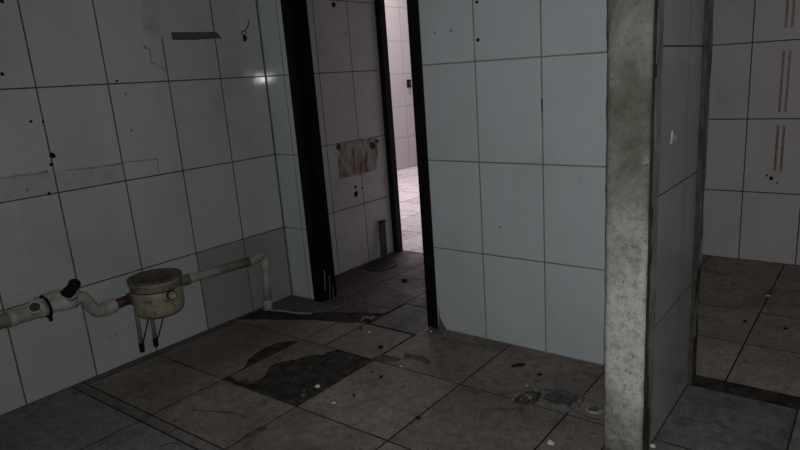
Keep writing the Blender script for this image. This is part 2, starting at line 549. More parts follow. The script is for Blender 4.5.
bm = bmesh.new()
box(bm, (1.7, -1.2, -0.05), (1.8, YB + 0.1, CEIL))
tag(obj('wall_right', bm, 'plaster'), 'plain right wall outside the picture', 'wall', kind='structure')
bm = bmesh.new()
box(bm, (XL - 0.12, -1.3, -0.05), (1.8, -1.2, CEIL))
tag(obj('wall_front', bm, 'plaster'), 'plain wall behind the viewer', 'wall', kind='structure')
bm = bmesh.new()
box(bm, (XQ - 0.1, -1.3, CEIL), (1.8, 8.1, CEIL + 0.1))
tag(obj('ceiling', bm, 'plaster'), 'plain grey plaster ceiling above the rooms', 'ceiling', kind='structure')

# ---- floors
FD = 0.006
bm = bmesh.new()
box(bm, (XL - 0.1, -1.3, -0.2), (1.8, 2.60, -FD))
tile_x = [-2.397, -1.900, -1.404, -0.907]
O0 = Vector((0, 0, 0))


def patch_skip(u, v):
    return -2.397 < u < -1.90 and 1.538 < v < 2.035


def strip_skip(u, v):                      # the broken tile left of the bare patch is laid by hand below
    return patch_skip(u, v) or (u < -2.397 and 1.538 < v < 2.035)


tiling(bm, O0, X, Y, Z, [(XL + 0.05, -0.705, 1.179, 2.035)], tile_x, [1.538], 0.005, 1, FD, 0.002, strip_skip)
tiling(bm, O0, X, Y, Z, [(XL, XL + 0.05, 1.179, 2.035)], [], [1.538], 0.005, 4, FD, 0.002)
tiling(bm, O0, X, Y, Z, [(-2.24, -1.905, 2.035, 2.362)], [], [], 0.005, 1, FD, 0.002)
tiling(bm, O0, X, Y, Z, [(-1.905, -0.705, 2.035, YM)], tile_x, [], 0.005, 1, FD, 0.002)
tiling(bm, O0, X, Y, Z, [(-2.225, -1.85, 2.372, 2.705)], [], [], 0.007, 4, FD, 0.002)
# near part of the floor, its narrow border and the greyer tiles right of the pillar
tiling(bm, O0, X, Y, Z, [(XL, -0.705, 1.128, 1.179)], [-2.2, -1.4], [], 0.005, 2, FD, 0.002)
tiling(bm, O0, X, Y, Z, [(XL, -0.705, -1.2, 1.128)], tile_x, [0.63, 0.13, -0.37, -0.87], 0.005, 2, FD, 0.002)
tiling(bm, O0, X, Y, Z, [(-0.57, 1.7, 2.034, YM)], [-0.168, 0.234, 0.636, 1.04, 1.44], [], 0.005, 2, FD, 0.002)
tiling(bm, O0, X, Y, Z, [(-0.57, 1.7, -1.2, 2.034)], [-0.168, 0.234, 0.636, 1.04, 1.44], [1.57, 1.1, 0.63, 0.13, -0.37, -0.87], 0.005, 2, FD, 0.002)
tiling(bm, O0, X, Y, Z, [(-0.705, -0.57, -1.2, 1.895)], [], [1.538, 1.128, 0.63, 0.13, -0.37, -0.87], 0.005, 1, FD, 0.002)


def fl3(px, py):
    p = at(px, py, 2, 0.0)
    return Vector((p.x, p.y, -FD - 0.002))


# the row before the corner breaks off along an oblique dark band of bare mortar
ZB = -FD - 0.002
fe = [(-2.95, 2.06), (-2.84, 2.12), (-2.727, 2.168), (-2.64, 2.22), (-2.546, 2.258), (-2.45, 2.29), (-2.352, 2.315), (-2.30, 2.345), (-2.243, 2.37)]
fe = [tuple(p[:2]) for p in ragged([(x, y, 0) for x, y in fe], 0.010, 3, 4)[:-3]]
pl = [p for p in fe if p[0] < -2.402]
pr = [p for p in fe if p[0] > -2.392]
plate(bm, [(x, y, ZB) for x, y in [(XL, 2.038), (-2.4, 2.038), (-2.4, pl[-1][1] + 0.006)] + pl[::-1] + [(XL, 2.05)]], Z, FD + 0.002, 1, 0)
plate(bm, [(x, y, ZB) for x, y in [(-2.394, 2.038), (-2.243, 2.038), (-2.243, 2.375)] + pr[::-1] + [(-2.394, pr[0][1] - 0.004)]], Z, FD + 0.002, 1, 0)
be = [(XL, 2.232), (-2.91, 2.245), (-2.833, 2.265), (-2.716, 2.315), (-2.63, 2.352), (-2.552, 2.388)]
be = [tuple(p[:2]) for p in ragged([(x, y, 0) for x, y in be], 0.010, 3, 9)[1:-3]]
plate(bm, [(x, y, ZB) for x, y in [(XL, 2.495), (XL, 2.235)] + be + [(-2.55, 2.39), (-2.55, 2.495)]], Z, FD + 0.002, 4, 0)
ce = [(-2.544, 2.394), (-2.458, 2.432), (-2.38, 2.47), (-2.31, 2.502), (-2.245, 2.53)]
ce = [tuple(p[:2]) for p in ragged([(x, y, 0) for x, y in ce], 0.009, 3, 12)[1:-3]]
plate(bm, [(x, y, ZB) for x, y in [(-2.544, 2.394)] + ce + [(-2.245, 2.53), (-2.245, 2.597), (-2.715, 2.597), (-2.715, 2.503), (-2.544, 2.503)]], Z, FD + 0.002, 3, 0)
# remnant of the missing tile, broken along its near edge
brk = [tuple(fl3(*p)[:2]) for p in ((343, 350), (337, 349.5), (327, 352), (323, 355), (314, 354.5), (306, 356), (295, 359), (285, 361.5), (279, 363), (272, 365.5), (267, 370), (266, 375), (261, 379), (250, 380.5), (240, 381.5))]
brk = [tuple(p[:2]) for p in ragged(ragged([(x, y, 0) for x, y in brk], 0.016, 4, 1, 17)[:-3], 0.008, 2, 3, 80)[:-1]]
brk = [(max(-2.390, min(-1.905, x)), max(1.541, min(2.032, y))) for x, y in brk]
plate(bm, [(x, y, -FD - 0.002) for x, y in [(-2.394, 1.575), (-2.394, 2.032), (brk[0][0] - 0.01, 2.032)] + brk], Z, FD + 0.002, 1, 0)
# tile left of it, a crescent broken out of its right edge
cres = [fl3(*p) for p in ((299, 341), (288, 341), (277, 343), (266, 347), (256, 353), (248, 360), (244.5, 367.5))]
lt = [(XL + 0.053, 1.541), (-2.400, 1.541)] + [(min(-2.40, p.x), p.y) for p in cres[::-1]] + [(-2.400, 2.032), (XL + 0.053, 2.032)]
plate(bm, [(x, y, -FD - 0.002) for x, y in lt], Z, FD + 0.002, 1, 0)
floor_main = tag(obj('floor', bm, ['mortar', 'floor_brown', 'floor_grey', 'floor_wine', 'floor_dim']), 'dirty brown tiled floor with one tile missing over bare dark mortar', 'floor', kind='structure')

bm = bmesh.new()
box(bm, (XN - 0.1, 2.60, -0.2), (-1.57, 3.62, -FD))
tiling(bm, O0, X, Y, Z, [(XN, -2.24, 2.60, 3.62)], [-2.62], [3.12], 0.004, 1, FD, 0.002)
tiling(bm, O0, X, Y, Z, [(-2.24, -1.57, 2.71, 3.62)], [], [3.12], 0.004, 1, FD, 0.002)
tag(obj('floor_passage', bm, ['mortar', 'floor_wine', 'floor_grey']), 'dark reddish brown floor of the passage behind the door frame', 'floor', kind='structure')
bm = bmesh.new()
box(bm, (XQ - 0.1, 3.62, -0.2), (-1.47, 8.1, -FD))
tiling(bm, O0, X, Y, Z, [(XQ, -1.57, 3.62, 8.0)], [XQ + 0.5 * k for k in range(1, 9)], [3.62 + 0.5 * k for k in range(1, 9)], 0.005, 1, FD, 0.002)
tag(obj('floor_far_room', bm, ['mortar', 'floor_pale']), 'bright pale tiled floor of the far room', 'floor', kind='structure')
bm = bmesh.new()
box(bm, (-1.47, 2.60, -0.2), (1.8, YB + 0.1, -FD))
tiling(bm, O0, X, Y, Z, [(-1.40, 1.7, 2.598, YB)], [-0.4435 + 0.45 * k for k in range(-2, 5)], [3.02, 3.455], 0.005, 1, FD, 0.002)
tag(obj('floor_side_room', bm, ['mortar', 'floor_side']), 'brown tiled floor of the right-hand room behind the threshold', 'floor', kind='structure')

# ---- the pillar : a wall end of bare concrete, tiled on its right side
pier = empty('pillar', (-0.64, 2.2, 0))
tag(pier, 'bare stained concrete pillar with tiled right side, right of centre', 'pillar', kind='structure')
bm = bmesh.new()
nx, nz, ny = 10, 130, 20
x0, x1, y0, y1 = -0.709, -0.575, 1.9, 2.497


def rough_grid(bm, fn, nu, nv, mat=0):
    g = [[bm.verts.new(fn(i / nu, j / nv)) for i in range(nu + 1)] for j in range(nv + 1)]
    for j in range(nv):
        for i in range(nu):
            bm.faces.new((g[j][i], g[j][i + 1], g[j + 1][i + 1], g[j + 1][i])).material_index = mat
    return g


def cn(p):
    e = noise.noise(Vector((p.x * 9, p.y * 9, p.z * 7))) * 0.004 + noise.noise(p * 34) * 0.002
    return e


def front(u, v):
    p = Vector((x0 + (x1 - x0) * u, y0, -0.03 + (CEIL + 0.03) * v))
    edge = min(u, 1 - u)
    p.y += cn(p) + (0.006 if edge < 0.02 else 0.0) + 0.003
    if edge < 0.02:
        p.x += noise.noise(Vector((u * 5, 3, p.z * 13))) * 0.003
    return p


def rside(u, v):
    p = Vector((x1, y0 + (y1 - y0) * u, -0.03 + (CEIL + 0.03) * v))
    if u == 0:
        q = front(1.0, v)
        return q
    p.x += cn(p) * 0.6
    return p


def lside(u, v):
    if u == 0:
        return front(0.0, v)
    p = Vector((x0, y0 + (y1 - y0) * u, -0.03 + (CEIL + 0.03) * v))
    return p


rough_grid(bm, front, nx, nz)
rough_grid(bm, rside, ny, nz)
rough_grid(bm, lside, 4, nz)
bmesh.ops.remove_doubles(bm, verts=bm.verts, dist=0.0003)
obj('concrete_core', bm, 'concrete', pier, True)
bm = bmesh.new()


def mstrip(u, v):
    p = Vector((x1 + 0.0015, 1.912 + (1.998 - 1.912) * u, 0.0 + CEIL * v))
    p.x += 0.0035 * min(1, u * 5) * (1.0) + noise.noise(Vector((p.y * 30, 1.3, p.z * 11))) * 0.0022
    return p


g = rough_grid(bm, mstrip, 8, 130)
for f in bm.faces:
    c = f.calc_center_median()
    e = noise.noise(Vector((c.y * 40, 2.0, c.z * 9)))
    if c.y < 1.936 + 0.012 * e or (c.z < 0.42 and c.y < 1.985 - 0.11 * c.z + 0.02 * e):
        f.material_index = 1
obj('mortar_edge', bm, ['mortar_strip', 'mortar_black'], pier, True)
bm = bmesh.new()
box(bm, (-0.5795, 2.0, 0), (XP - 0.002, 2.4965, CEIL))
tiling(bm, Vector((XP, 0, 0)), Y, Z, X, [(2.0, 2.4965, 0, CEIL)], [2.31], [0.4461, 0.8965, 1.3588, 1.815, 2.27], 0.0035, 1)
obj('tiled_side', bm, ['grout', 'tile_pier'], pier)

bm = bmesh.new()


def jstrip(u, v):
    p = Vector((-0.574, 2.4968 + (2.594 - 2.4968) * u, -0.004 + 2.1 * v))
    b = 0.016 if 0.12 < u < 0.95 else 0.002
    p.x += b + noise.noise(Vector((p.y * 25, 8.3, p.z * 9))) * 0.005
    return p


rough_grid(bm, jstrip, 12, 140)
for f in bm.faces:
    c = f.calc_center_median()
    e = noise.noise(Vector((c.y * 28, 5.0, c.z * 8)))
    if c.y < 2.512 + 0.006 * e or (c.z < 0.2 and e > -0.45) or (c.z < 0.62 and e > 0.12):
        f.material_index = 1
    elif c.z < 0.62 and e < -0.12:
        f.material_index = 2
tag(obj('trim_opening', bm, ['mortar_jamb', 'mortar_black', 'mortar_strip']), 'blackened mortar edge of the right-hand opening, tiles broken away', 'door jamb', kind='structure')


# ---- black door frames
def frame(name, xa, xb, y0, y1, label, face=0.062, ztop=2.1):
    d = empty(name, ((xa + xb) / 2, y0, 0))
    tag(d, label, 'door frame', kind='structure')
    for s, xe in ((1, xa), (-1, xb)):
        b = bmesh.new()
        box(b, (xe, y0 - 0.006, -0.004), (xe + s * face, y1 + 0.004, ztop), 0, 0.003)
        if y1 - y0 > 0.1:
            box(b, (xe + s * face, y0 + 0.045, -0.004), (xe + s * (face + 0.012), y1 - 0.02, ztop - 0.06), 0, 0.002)
        obj('jamb', b, 'black', d)
    b = bmesh.new()
    box(b, (xa + face, y0 - 0.006, ztop - 0.06), (xb - face, y1 + 0.004, ztop), 0, 0.003)
    obj('head', b, 'black', d)
    return d


door_1 = frame('door_1', -2.783, -1.847, YM - 0.002, 2.627, 'black painted frame of the open doorway in the middle wall')
door_2 = frame('door_2', -3.008, -2.422, 3.56, 3.612, 'black frame of the far doorway opening on the bright room', 0.044)

# ================================================================== MARKS ON THE WALLS (parts of the walls)
PLANE = {'L': (0, XL, X, wall_left), 'M': (1, YM, -Y, wall_back), 'N': (0, XN, X, wall_pass), 'B': (1, YB, -Y, wall_side), 'P': (0, XP, X, pier)}


def hole(wall, px, py, r, mat='soot'):
    ax, val, N, par = PLANE[wall]
    c = at(px, py, ax, val)
    t1 = N.cross(Z); 
    b = bmesh.new()
    pts = []
    k0 = RND.uniform(0, 9)
    for k in range(14):
        a = 2 * math.pi * k / 14
        rr = r * (1 + 0.3 * noise.noise(Vector((math.cos(a) * 1.3 + k0, math.sin(a) * 1.3, k0))))
        pts.append(c + t1 * math.cos(a) * rr + Z * math.sin(a) * rr)
    plate(b, pts, N, 0.0009)
    return obj('screw_hole', b, mat, par)


for a in (('L', 2, 1.5, 0.008), ('L', 2, 74, 0.008), ('L', 31, 121.5, 0.006), ('L', 43, 121.5, 0.005), ('L', 52.5, 155.5, 0.012), ('L', 51.3, 164.5, 0.008),
          ('L', 116.8, 81, 0.006), ('L', 49, 193.6, 0.007), ('L', 291.5, 273, 0.006),
          ('M', 476.8, 2, 0.007), ('M', 478, 40, 0.008)):
    hole(*a)
for a in (('L', 110.5, 338.5, 0.007), ('L', 117, 334.5, 0.008), ('L', 128.5, 327, 0.006), ('L', 122, 331, 0.005), ('L', 113.5, 345, 0.005), ('L', 126, 94, 0.007), ('L', 131.5, 130.5, 0.008), ('L', 27, 190, 0.008), ('M', 434.5, 33, 0.006), ('M', 451, 30.5, 0.007), ('M', 500, 227, 0.006), ('N', 346, 34, 0.012), ('N', 345.5, 88, 0.009)):
    hole(*a, mat='smudge')
for a in (('N', 333.5, 4.5, 0.017), ('N', 356, 194, 0.022), ('N', 355.5, 187, 0.012), ('N', 362, 188, 0.008),
          ('B', 771, 178.5, 0.012), ('B', 767, 175.5, 0.007), ('B', 777, 183, 0.006)):
    hole(*a)


def wallpoly(name, wall, pix, mat, h=0.0008, amp=0.0, n=1, lift=0.0):
    ax, val, N, par = PLANE[wall]
    pts = [at(x, y, ax, val) + N * lift for x, y in pix]
    if amp or n > 1:
        pts = ragged(pts, amp, n, len(pix))
        for p in pts:
            p[ax] = val + N[ax] * lift
    b = bmesh.new()
    plate(b, pts, N, h)
    return obj(name, b, mat, par)


def walline(name, wall, pix, wd, mat):
    ax, val, N, par = PLANE[wall]
    pts = [at(x, y, ax, val + N[ax] * 0.0002) for x, y in pix]
    b = bmesh.new()
    tube(b, ragged(pts, 0.003, 3, len(pix))[:-2] if len(pix) > 2 else pts, wd, 6)
    for v in b.verts:
        v.co[ax] = val + N[ax] * 0.0001 + (v.co[ax] - val - N[ax] * 0.0002) * 0.25
    return obj(name, b, mat, par, True)


# ghost of a strip once glued along the left wall
wallpoly('adhesive_band', 'L', ((0, 178.5), (52.3, 171.4), (56.6, 190.8), (0, 200.8)), 'ghostband', 0.0003)
wallpoly('adhesive_band', 'L', ((54.6, 171.1), (120.6, 164), (123.6, 179.6), (59, 190.3)), 'ghostband', 0.0003)
walline('adhesive_outline', 'L', ((0, 178.5), (30, 174), (48, 171.5)), 0.004, 'ghost')
walline('adhesive_outline', 'L', ((66, 171), (90, 168), (121, 163.5)), 0.0045, 'ghost')
walline('adhesive_outline', 'L', ((123, 163), (140, 160.6), (157, 158.6)), 0.003, 'ghost')
walline('adhesive_outline', 'L', ((157.5, 159), (158.5, 173)), 0.003, 'ghost')
# plaster smear near the top
wallpoly('plaster_smear', 'L', ((140, 0), (157, 0), (160, 18), (163, 34), (160, 40), (150, 36), (144, 28), (143, 14)), 'ghostband', 0.0004, 0.012, 4)
walline('dark_scratch', 'L', ((145, 47), (150, 50), (151, 62), (158, 66), (163, 68), (165, 71)), 0.004, 'smudge')
wallpoly('dark_scratch', 'L', ((143, 46), (147, 46), (147, 49), (144, 49)), 'smudge', 0.0007)
# bare patch in the passage
wallpoly('bare_patch', 'N', ((339, 144), (352, 141), (376, 136.5), (378, 150), (376, 170), (360, 174), (340, 179), (338, 162)), 'bare_patch', 0.002, 0.012, 4)
for px, py, rr_ in ((338.5, 147, 0.022), (372, 146, 0.028), (377, 141, 0.016)):
    hole('N', px, py, rr_, 'bare_rust').location = (0.0015, 0, 0)
wallpoly('cement_smear', 'P', ((672, 131), (673.5, 131), (673.5, 135), (676, 136.5), (676, 139), (673, 140), (671.5, 144), (670.5, 143.5), (671.5, 138)), 'chip_white', 0.0016, 0.002, 2)
wallpoly('black_grout_gap', 'M', ((541, 99), (542.6, 99), (542.8, 112), (541.6, 112)), 'soot', 0.0006)
wallpoly('chipped_plaster', 'M', ((438.6, 305), (440, 316), (443, 324), (447, 329.5), (439, 327.5)), 'mortar_jamb', 0.002, 0.006, 3)
for px, ya, yb in ((323, 282, 296), (325, 270, 290), (330, 276, 298), (333.5, 286, 298.5)):
    xj = -2.783 + 0.062 + 0.0125
    p0, p1 = at(px - 1, ya, 0, xj), at(px, yb, 0, xj)
    if 2.50 < p0.y < 2.66 and 2.50 < p1.y < 2.66:
        b = bmesh.new()
        tube(b, [p0, p0.lerp(p1, 0.4) + Vector((0, 0.003, 0)), p1], 0.0022, 6)
        obj('paint_chip', b, 'mortar_strip', door_1)
# brown printed stripes of the tiles at the back of the side room
for xa in (-0.541, -0.508):
    for za, zb in ((0.595, 0.887), (0.962, 1.33), (1.455, 1.82)):
        b = bmesh.new()
        box(b, (xa - 0.0075, YB - 0.0008, za + 0.004), (xa + 0.0075, YB + 0.0005, zb - 0.004))
        obj('brown_stripe', b, 'stripe', wall_side)

# ================================================================== PIPES AND GREASE TRAP ON THE LEFT WALL
PX = -2.93


def pw(px, py, x=PX):
    return at(px, py, 0, x)


# ---- inlet drain pipe
inl = empty('drain_pipe', (PX, 1.0, 0.0))
tag(inl, 'dirty white drain pipe with tee and siphon bend entering the tank from the left', 'pipe')
zc = pw(30, 312.5).z
b = bmesh.new()
tube(b, [(PX, -0.3, zc + 0.005), (PX, 0.945, zc)], 0.031, 24)
obj('pipe', b, 'pvc_tan', inl, True)
b = bmesh.new()
cyl(b, (PX, 0.925, zc), (PX, 1.078, zc), [(0, 0.032), (0, 0.036), (0.2, 0.036), (0.22, 0.033), (0.78, 0.033), (0.8, 0.038), (1, 0.038), (1, 0.032)], 28)
tee = obj('tee_fitting', b, 'pvc', inl, True)
pc = pw(33.5, 310, -2.865)
b = bmesh.new()
dirn = (Vector((0.82, -0.25, 0.5))).normalized()
base = Vector((PX, pc.y + 0.028, zc + 0.003))
pc = base + dirn * 0.06
cyl(b, base, pc, [(0, 0.023), (0.55, 0.023), (0.56, 0.028), (1, 0.028), (1, 0.021), (0.9, 0.02)], 28)
port = obj('branch_port', b, 'pvc_white', tee, True)
b = bmesh.new()
cyl(b, base + dirn * 0.045, base + dirn * 0.056, [(0, 0.02), (0.9, 0.02), (1, 0.016)], 24)
obj('port_plug', b, 'lid', tee, True)
b = bmesh.new()
ring = [(PX + math.cos(a) * 0.044, 1.078, zc + math.sin(a) * 0.044) for a in [2 * math.pi * k / 28 for k in range(29)]]
tube(b, ring, 0.006, 8)
tube(b, [(PX + 0.02, 1.078, zc - 0.042), (PX + 0.035, 1.072, zc - 0.05)], 0.008, 8)
tube(b, [(PX - 0.005, 1.075, zc + 0.042), (PX + 0.0, 1.068, zc + 0.055)], 0.009, 8)
obj('rubber_collar', b, 'rubber', inl, True)
# straight wye up to the black stub
b = bmesh.new()
cyl(b, (PX, 1.078, zc), (PX, 1.20, zc - 0.003), [(0, 0.031), (0.45, 0.031), (0.47, 0.036), (1, 0.036), (1, 0.03)], 28)
obj('coupling', b, 'pvc_white', inl, True)
stub0 = pw(68.7, 293.3, -2.90)
b = bmesh.new()
tube(b, smooth_path([(PX - 0.016, 1.05, zc + 0.028), (PX - 0.012, 1.10, zc + 0.035), (PX - 0.004, 1.145, zc + 0.036), stub0 + Vector((0, 0.004, -0.008))], 6), 0.024, 20)
obj('branch_pipe', b, 'pvc', inl, True)
b = bmesh.new()
cyl(b, stub0 + Vector((-0.02, 0.012, -0.02)), stub0 + Vector((0.006, -0.001, 0.006)), [(0, 0.03), (0.7, 0.033), (1, 0.033), (1, 0.026)], 24)
obj('stub_collar', b, 'pvc_white', inl, True)
b = bmesh.new()
s1 = pw(74.4, 284, -2.875)
pts = smooth_path([stub0 - (s1 - stub0) * 0.12, stub0.lerp(s1, 0.35), stub0.lerp(s1, 0.7), s1], 5)
n = len(pts)
rr = [0.033 - 0.008 * i / n - 0.005 * math.sin(math.pi * min(1, i / n)) for i in range(n)]
rr[-1] = 0.0265
d = (s1 - stub0).normalized()
pts += [s1 + d * 0.010, s1 + d * 0.018, s1 + d * 0.0225]
rr += [0.024, 0.016, 0.005]
tube(b, pts, rr, 20)
obj('rubber_stub', b, 'rubber', inl, True)
# siphon bend
b = bmesh.new()
bend = [(PX, 1.19, zc - 0.003), (PX, 1.225, zc - 0.002)] + [tuple(pw(*p)) for p in ((83, 297.5), (89, 303.5), (93.5, 309), (99, 311), (107, 308.7))]
sp = smooth_path(bend, 8)
tube(b, sp, 0.028, 22)
obj('siphon_bend', b, 'pvc', inl, True)
b = bmesh.new()
e0, e1 = pw(109, 307.5), pw(115.5, 304.5)
cyl(b, pw(104, 309.3), e1, [(0, 0.031), (0, 0.034), (0.85, 0.034), (1, 0.031), (1, 0.02)], 24)
obj('end_socket', b, 'pvc_white', inl, True)
CT = Vector((-2.860, 1.551, 0))       # tank axis
b = bmesh.new()
e2 = Vector((CT.x - 0.05, CT.y - 0.112, pw(132.5, 298, -2.91).z))
tube(b, [e1 - (e2 - e1) * 0.1, e2 - (e2 - e1) * 0.12], 0.024, 20)
obj('connector', b, 'maroon', inl, True)

# ---- grease trap
trap = empty('grease_trap', (CT.x, CT.y, 0.2))
tag(trap, 'round cream plastic grease trap with rusty lid mounted on the tiled left wall', 'tank')
zt = 0.428
zb = 0.247
b = bmesh.new()
H = zt - zb
cyl(b, (CT.x, CT.y, zb), (CT.x, CT.y, zt), [(0, 0.085), (0.02, 0.1), (0.08, 0.111), (0.18, 0.117), (0.6, 0.119), (0.72, 0.119), (0.725, 0.1165), (0.745, 0.1165), (0.75, 0.120), (0.93, 0.121), (0.94, 0.124), (1.0, 0.124), (1.0, 0.110)], 56)
bo = obj('body', b, 'tank', trap, True)
b = bmesh.new()
cyl(b, (CT.x, CT.y, zt - 0.003), (CT.x, CT.y, zt + 0.011), [(0, 0.1255), (0.5, 0.1265), (0.9, 0.125), (1, 0.119), (0.75, 0.115)], 56)
lid_rim = obj('lid_rim', b, 'rust', trap, True)
b = bmesh.new()
cyl(b, (CT.x, CT.y, zt - 0.003), (CT.x, CT.y, zt + 0.008), [(0, 0.116), (0.6, 0.116), (0.9, 0.11), (0.92, 0.06), (0.7, 0.058), (0.7, 0.012)], 48)
obj('lid', b, 'lid', trap, True)
b = bmesh.new()
zs = zb + H * 0.735
tube(b, [(CT.x + math.cos(a) * 0.1175, CT.y + math.sin(a) * 0.1175, zs) for a in [2 * math.pi * k / 48 for k in range(49)]], 0.0022, 6)
obj('seam', b, 'soot', trap, True)
# front boss, inlet and outlet bosses
def boss(ang, z, r, l, mat, name):
    dv = Vector((math.cos(ang), math.sin(ang), 0))
    p0 = Vector((CT.x, CT.y, z)) + dv * 0.108
    bb = bmesh.new()
    cyl(bb, p0, p0 + dv * l, [(0, r), (0.55, r), (0.6, r * 1.15), (1, r * 1.15), (1, r * 0.75), (0.7, r * 0.7)], 24)
    return obj(name, bb, mat, trap, True)
boss(math.radians(-2), zb + 0.112, 0.0215, 0.034, 'red', 'side_port')
boss(math.radians(-2), zb + 0.112, 0.0165, 0.039, 'tank', 'port_screw')
b = bmesh.new()
cyl(b, e2 - (e2 - e1).normalized() * 0.008, e2 + (e2 - e1).normalized() * 0.03, [(0, 0.031), (0.6, 0.031), (1, 0.026)], 24)
obj('inlet_ring', b, 'red', trap, True)
# legs with black feet and thin braces
for (ta, tb, br) in (((137, 315), (142.6, 352), ((152, 319), (143, 343))), ((152, 315), (156.3, 346.5), ((168.5, 315), (158, 338)))):
    LX = -2.955
    a3, b3 = at(ta[0], ta[1], 0, LX), at(tb[0], tb[1], 0, LX)
    a3.z = zb + 0.02
    k = 0.22
    q = b3.lerp(a3, k)
    b = bmesh.new()
    tube(b, [q - (a3 - b3) * 0.01, a3], 0.0105, 14)
    lg = obj('leg', b, 'leg_grey', trap, True)
    b = bmesh.new()
    tube(b, [b3, b3.lerp(a3, 0.03), b3.lerp(a3, 0.16), q], [0.009, 0.0125, 0.0135, 0.012], 14)
    obj('rubber_foot', b, 'rubber', lg, True)
    b = bmesh.new()
    c0 = at(br[0][0], br[0][1], 0, -2.90)
    c0.z = zb + 0.012
    tube(b, [c0, at(br[1][0], br[1][1], 0, LX + 0.01)], 0.0035, 8)
    obj('brace', b, 'rubber', lg, True)

# ---- outlet pipe
out = empty('outlet_pipe', (PX, 2.24, 0.0))
tag(out, 'stained white pipe sloping from the tank to an elbow and down into the floor', 'pipe')
o0 = Vector((PX + 0.008, CT.y + 0.113, pw(186, 278.6).z))
o1 = pw(251.5, 260.8)
o2 = pw(266.7, 272)
foot = Vector((PX, at(267.5, 309, 2, 0).y, 0.0))
b = bmesh.new()
tube(b, [o0, o1], 0.0245, 22)
obj('pipe', b, 'pvc_tan', out, True)
b = bmesh.new()
dd = (o1 - o0).normalized()
cyl(b, o0 + dd * 0.02, o0 + dd * 0.10, [(0, 0.026), (0, 0.031), (0.3, 0.031), (0.32, 0.028), (1, 0.028), (1, 0.025)], 24)
obj('socket', b, 'pvc', out, True)
b = bmesh.new()
top = Vector((PX, o2.y, o1.z + 0.012))
path = smooth_path([o1 - dd * 0.02, o1 + dd * 0.012, Vector((PX, o2.y - 0.026, top.z + 0.0)), Vector((PX, o2.y - 0.004, top.z - 0.012)), Vector((PX, o2.y, top.z - 0.04)), top.lerp(foot, 0.24)], 6)
rad = [0.0265] * len(path)
rad[:5] = [0.029] * 5
rad[-5:] = [0.029] * 5
tube(b, path, rad, 22)
obj('elbow', b, 'pvc', out, True)
b = bmesh.new()
tube(b, [top.lerp(foot, 0.22), top.lerp(foot, 0.87)], 0.0235, 22)
obj('riser', b, 'pvc', out, True)
b = bmesh.new()
cyl(b, top.lerp(foot, 0.83), foot, [(0, 0.025), (0, 0.028), (0.4, 0.028), (0.55, 0.026), (1, 0.03), (1, 0.02)], 24)
obj('floor_socket', b, 'pvc_white', out, True)

# ================================================================== SMALL THINGS ON THE WALLS
b = bmesh.new()
ax, val, N, _ = PLANE['L']
tp = [at(x, y, ax, val) for x, y in ((170.8, 32.2), (190, 32), (215.5, 31.8), (218.5, 34), (221.5, 39), (217, 38.4), (195, 40), (172.5, 40))]
plate(b, tp, X, 0.0012)
tag(obj('adhesive_tape', b, 'tape'), 'dark grey strip of tape stuck level across the tiles high on left wall', 'tape')

hk = empty('wall_hook', at(244, 37, 0, XL))
tag(hk, 'small black hook with curled wire on left wall near the corner', 'hook')
b = bmesh.new()
c = at(244, 38, 0, XL)
cyl(b, c - X * 0.003, c + X * 0.022, [(0, 0.007), (1, 0.0065)], 14)
box(b, (XL, c.y - 0.008, c.z - 0.018), (XL + 0.010, c.y + 0.008, c.z + 0.018), 0, 0.002)
obj('dowel', b, 'wire', hk)
b = bmesh.new()
wp = [at(x, y, 0, XL + d) for x, y, d in ((244, 36, 0.02), (241.5, 32, 0.02), (244, 31, 0.026), (247, 33, 0.02), (245, 30.5, 0.014), (247, 28, 0.018), (248.5, 24, 0.02), (249, 20, 0.012))]
tube(b, smooth_path(wp, 5), 0.0026, 8)
obj('curled_wire', b, 'wire', hk, True)
st = empty('hanging_string', at(243, 31, 0, XL))
tag(st, 'pale double string running up from the black hook on left wall', 'string')
for xa, xb in ((235.5, 241.5), (239, 243.5)):
    b = bmesh.new()
    p1 = at(xb, 31.5, 0, XL + 0.012)
    p0 = at(xa, -14, 0, XL + 0.006)
    tube(b, smooth_path([p1, p1.lerp(p0, 0.5) + Vector((0, 0.003, 0)), p0], 6), 0.0011, 6)
    obj('strand', b, 'string', st, True)

sw = empty('switch_box', at(408, 84, 0, XQ))
tag(sw, 'small black switch box on the bright wall through the far doorway', 'switch')
b = bmesh.new()
c = at(408.3, 83.5, 0, XQ)
box(b, (XQ, c.y - 0.035, c.z - 0.055), (XQ + 0.03, c.y + 0.035, c.z + 0.055), 0, 0.004)
obj('housing', b, 'soot', sw)
b = bmesh.new()
box(b, (XQ + 0.028, c.y - 0.012, c.z - 0.02), (XQ + 0.035, c.y + 0.012, c.z + 0.02), 0, 0.002)
obj('rocker', b, 'board', sw)
b = bmesh.new()
c = at(409.6, 92.5, 0, XQ)
cyl(b, (XQ, c.y, c.z), (XQ + 0.012, c.y, c.z), [(0, 0.022), (0.8, 0.022), (1, 0.016)], 16)
tag(obj('wall_plug', b, 'smudge'), 'small grey plug just below the black switch box on the bright wall', 'plug')

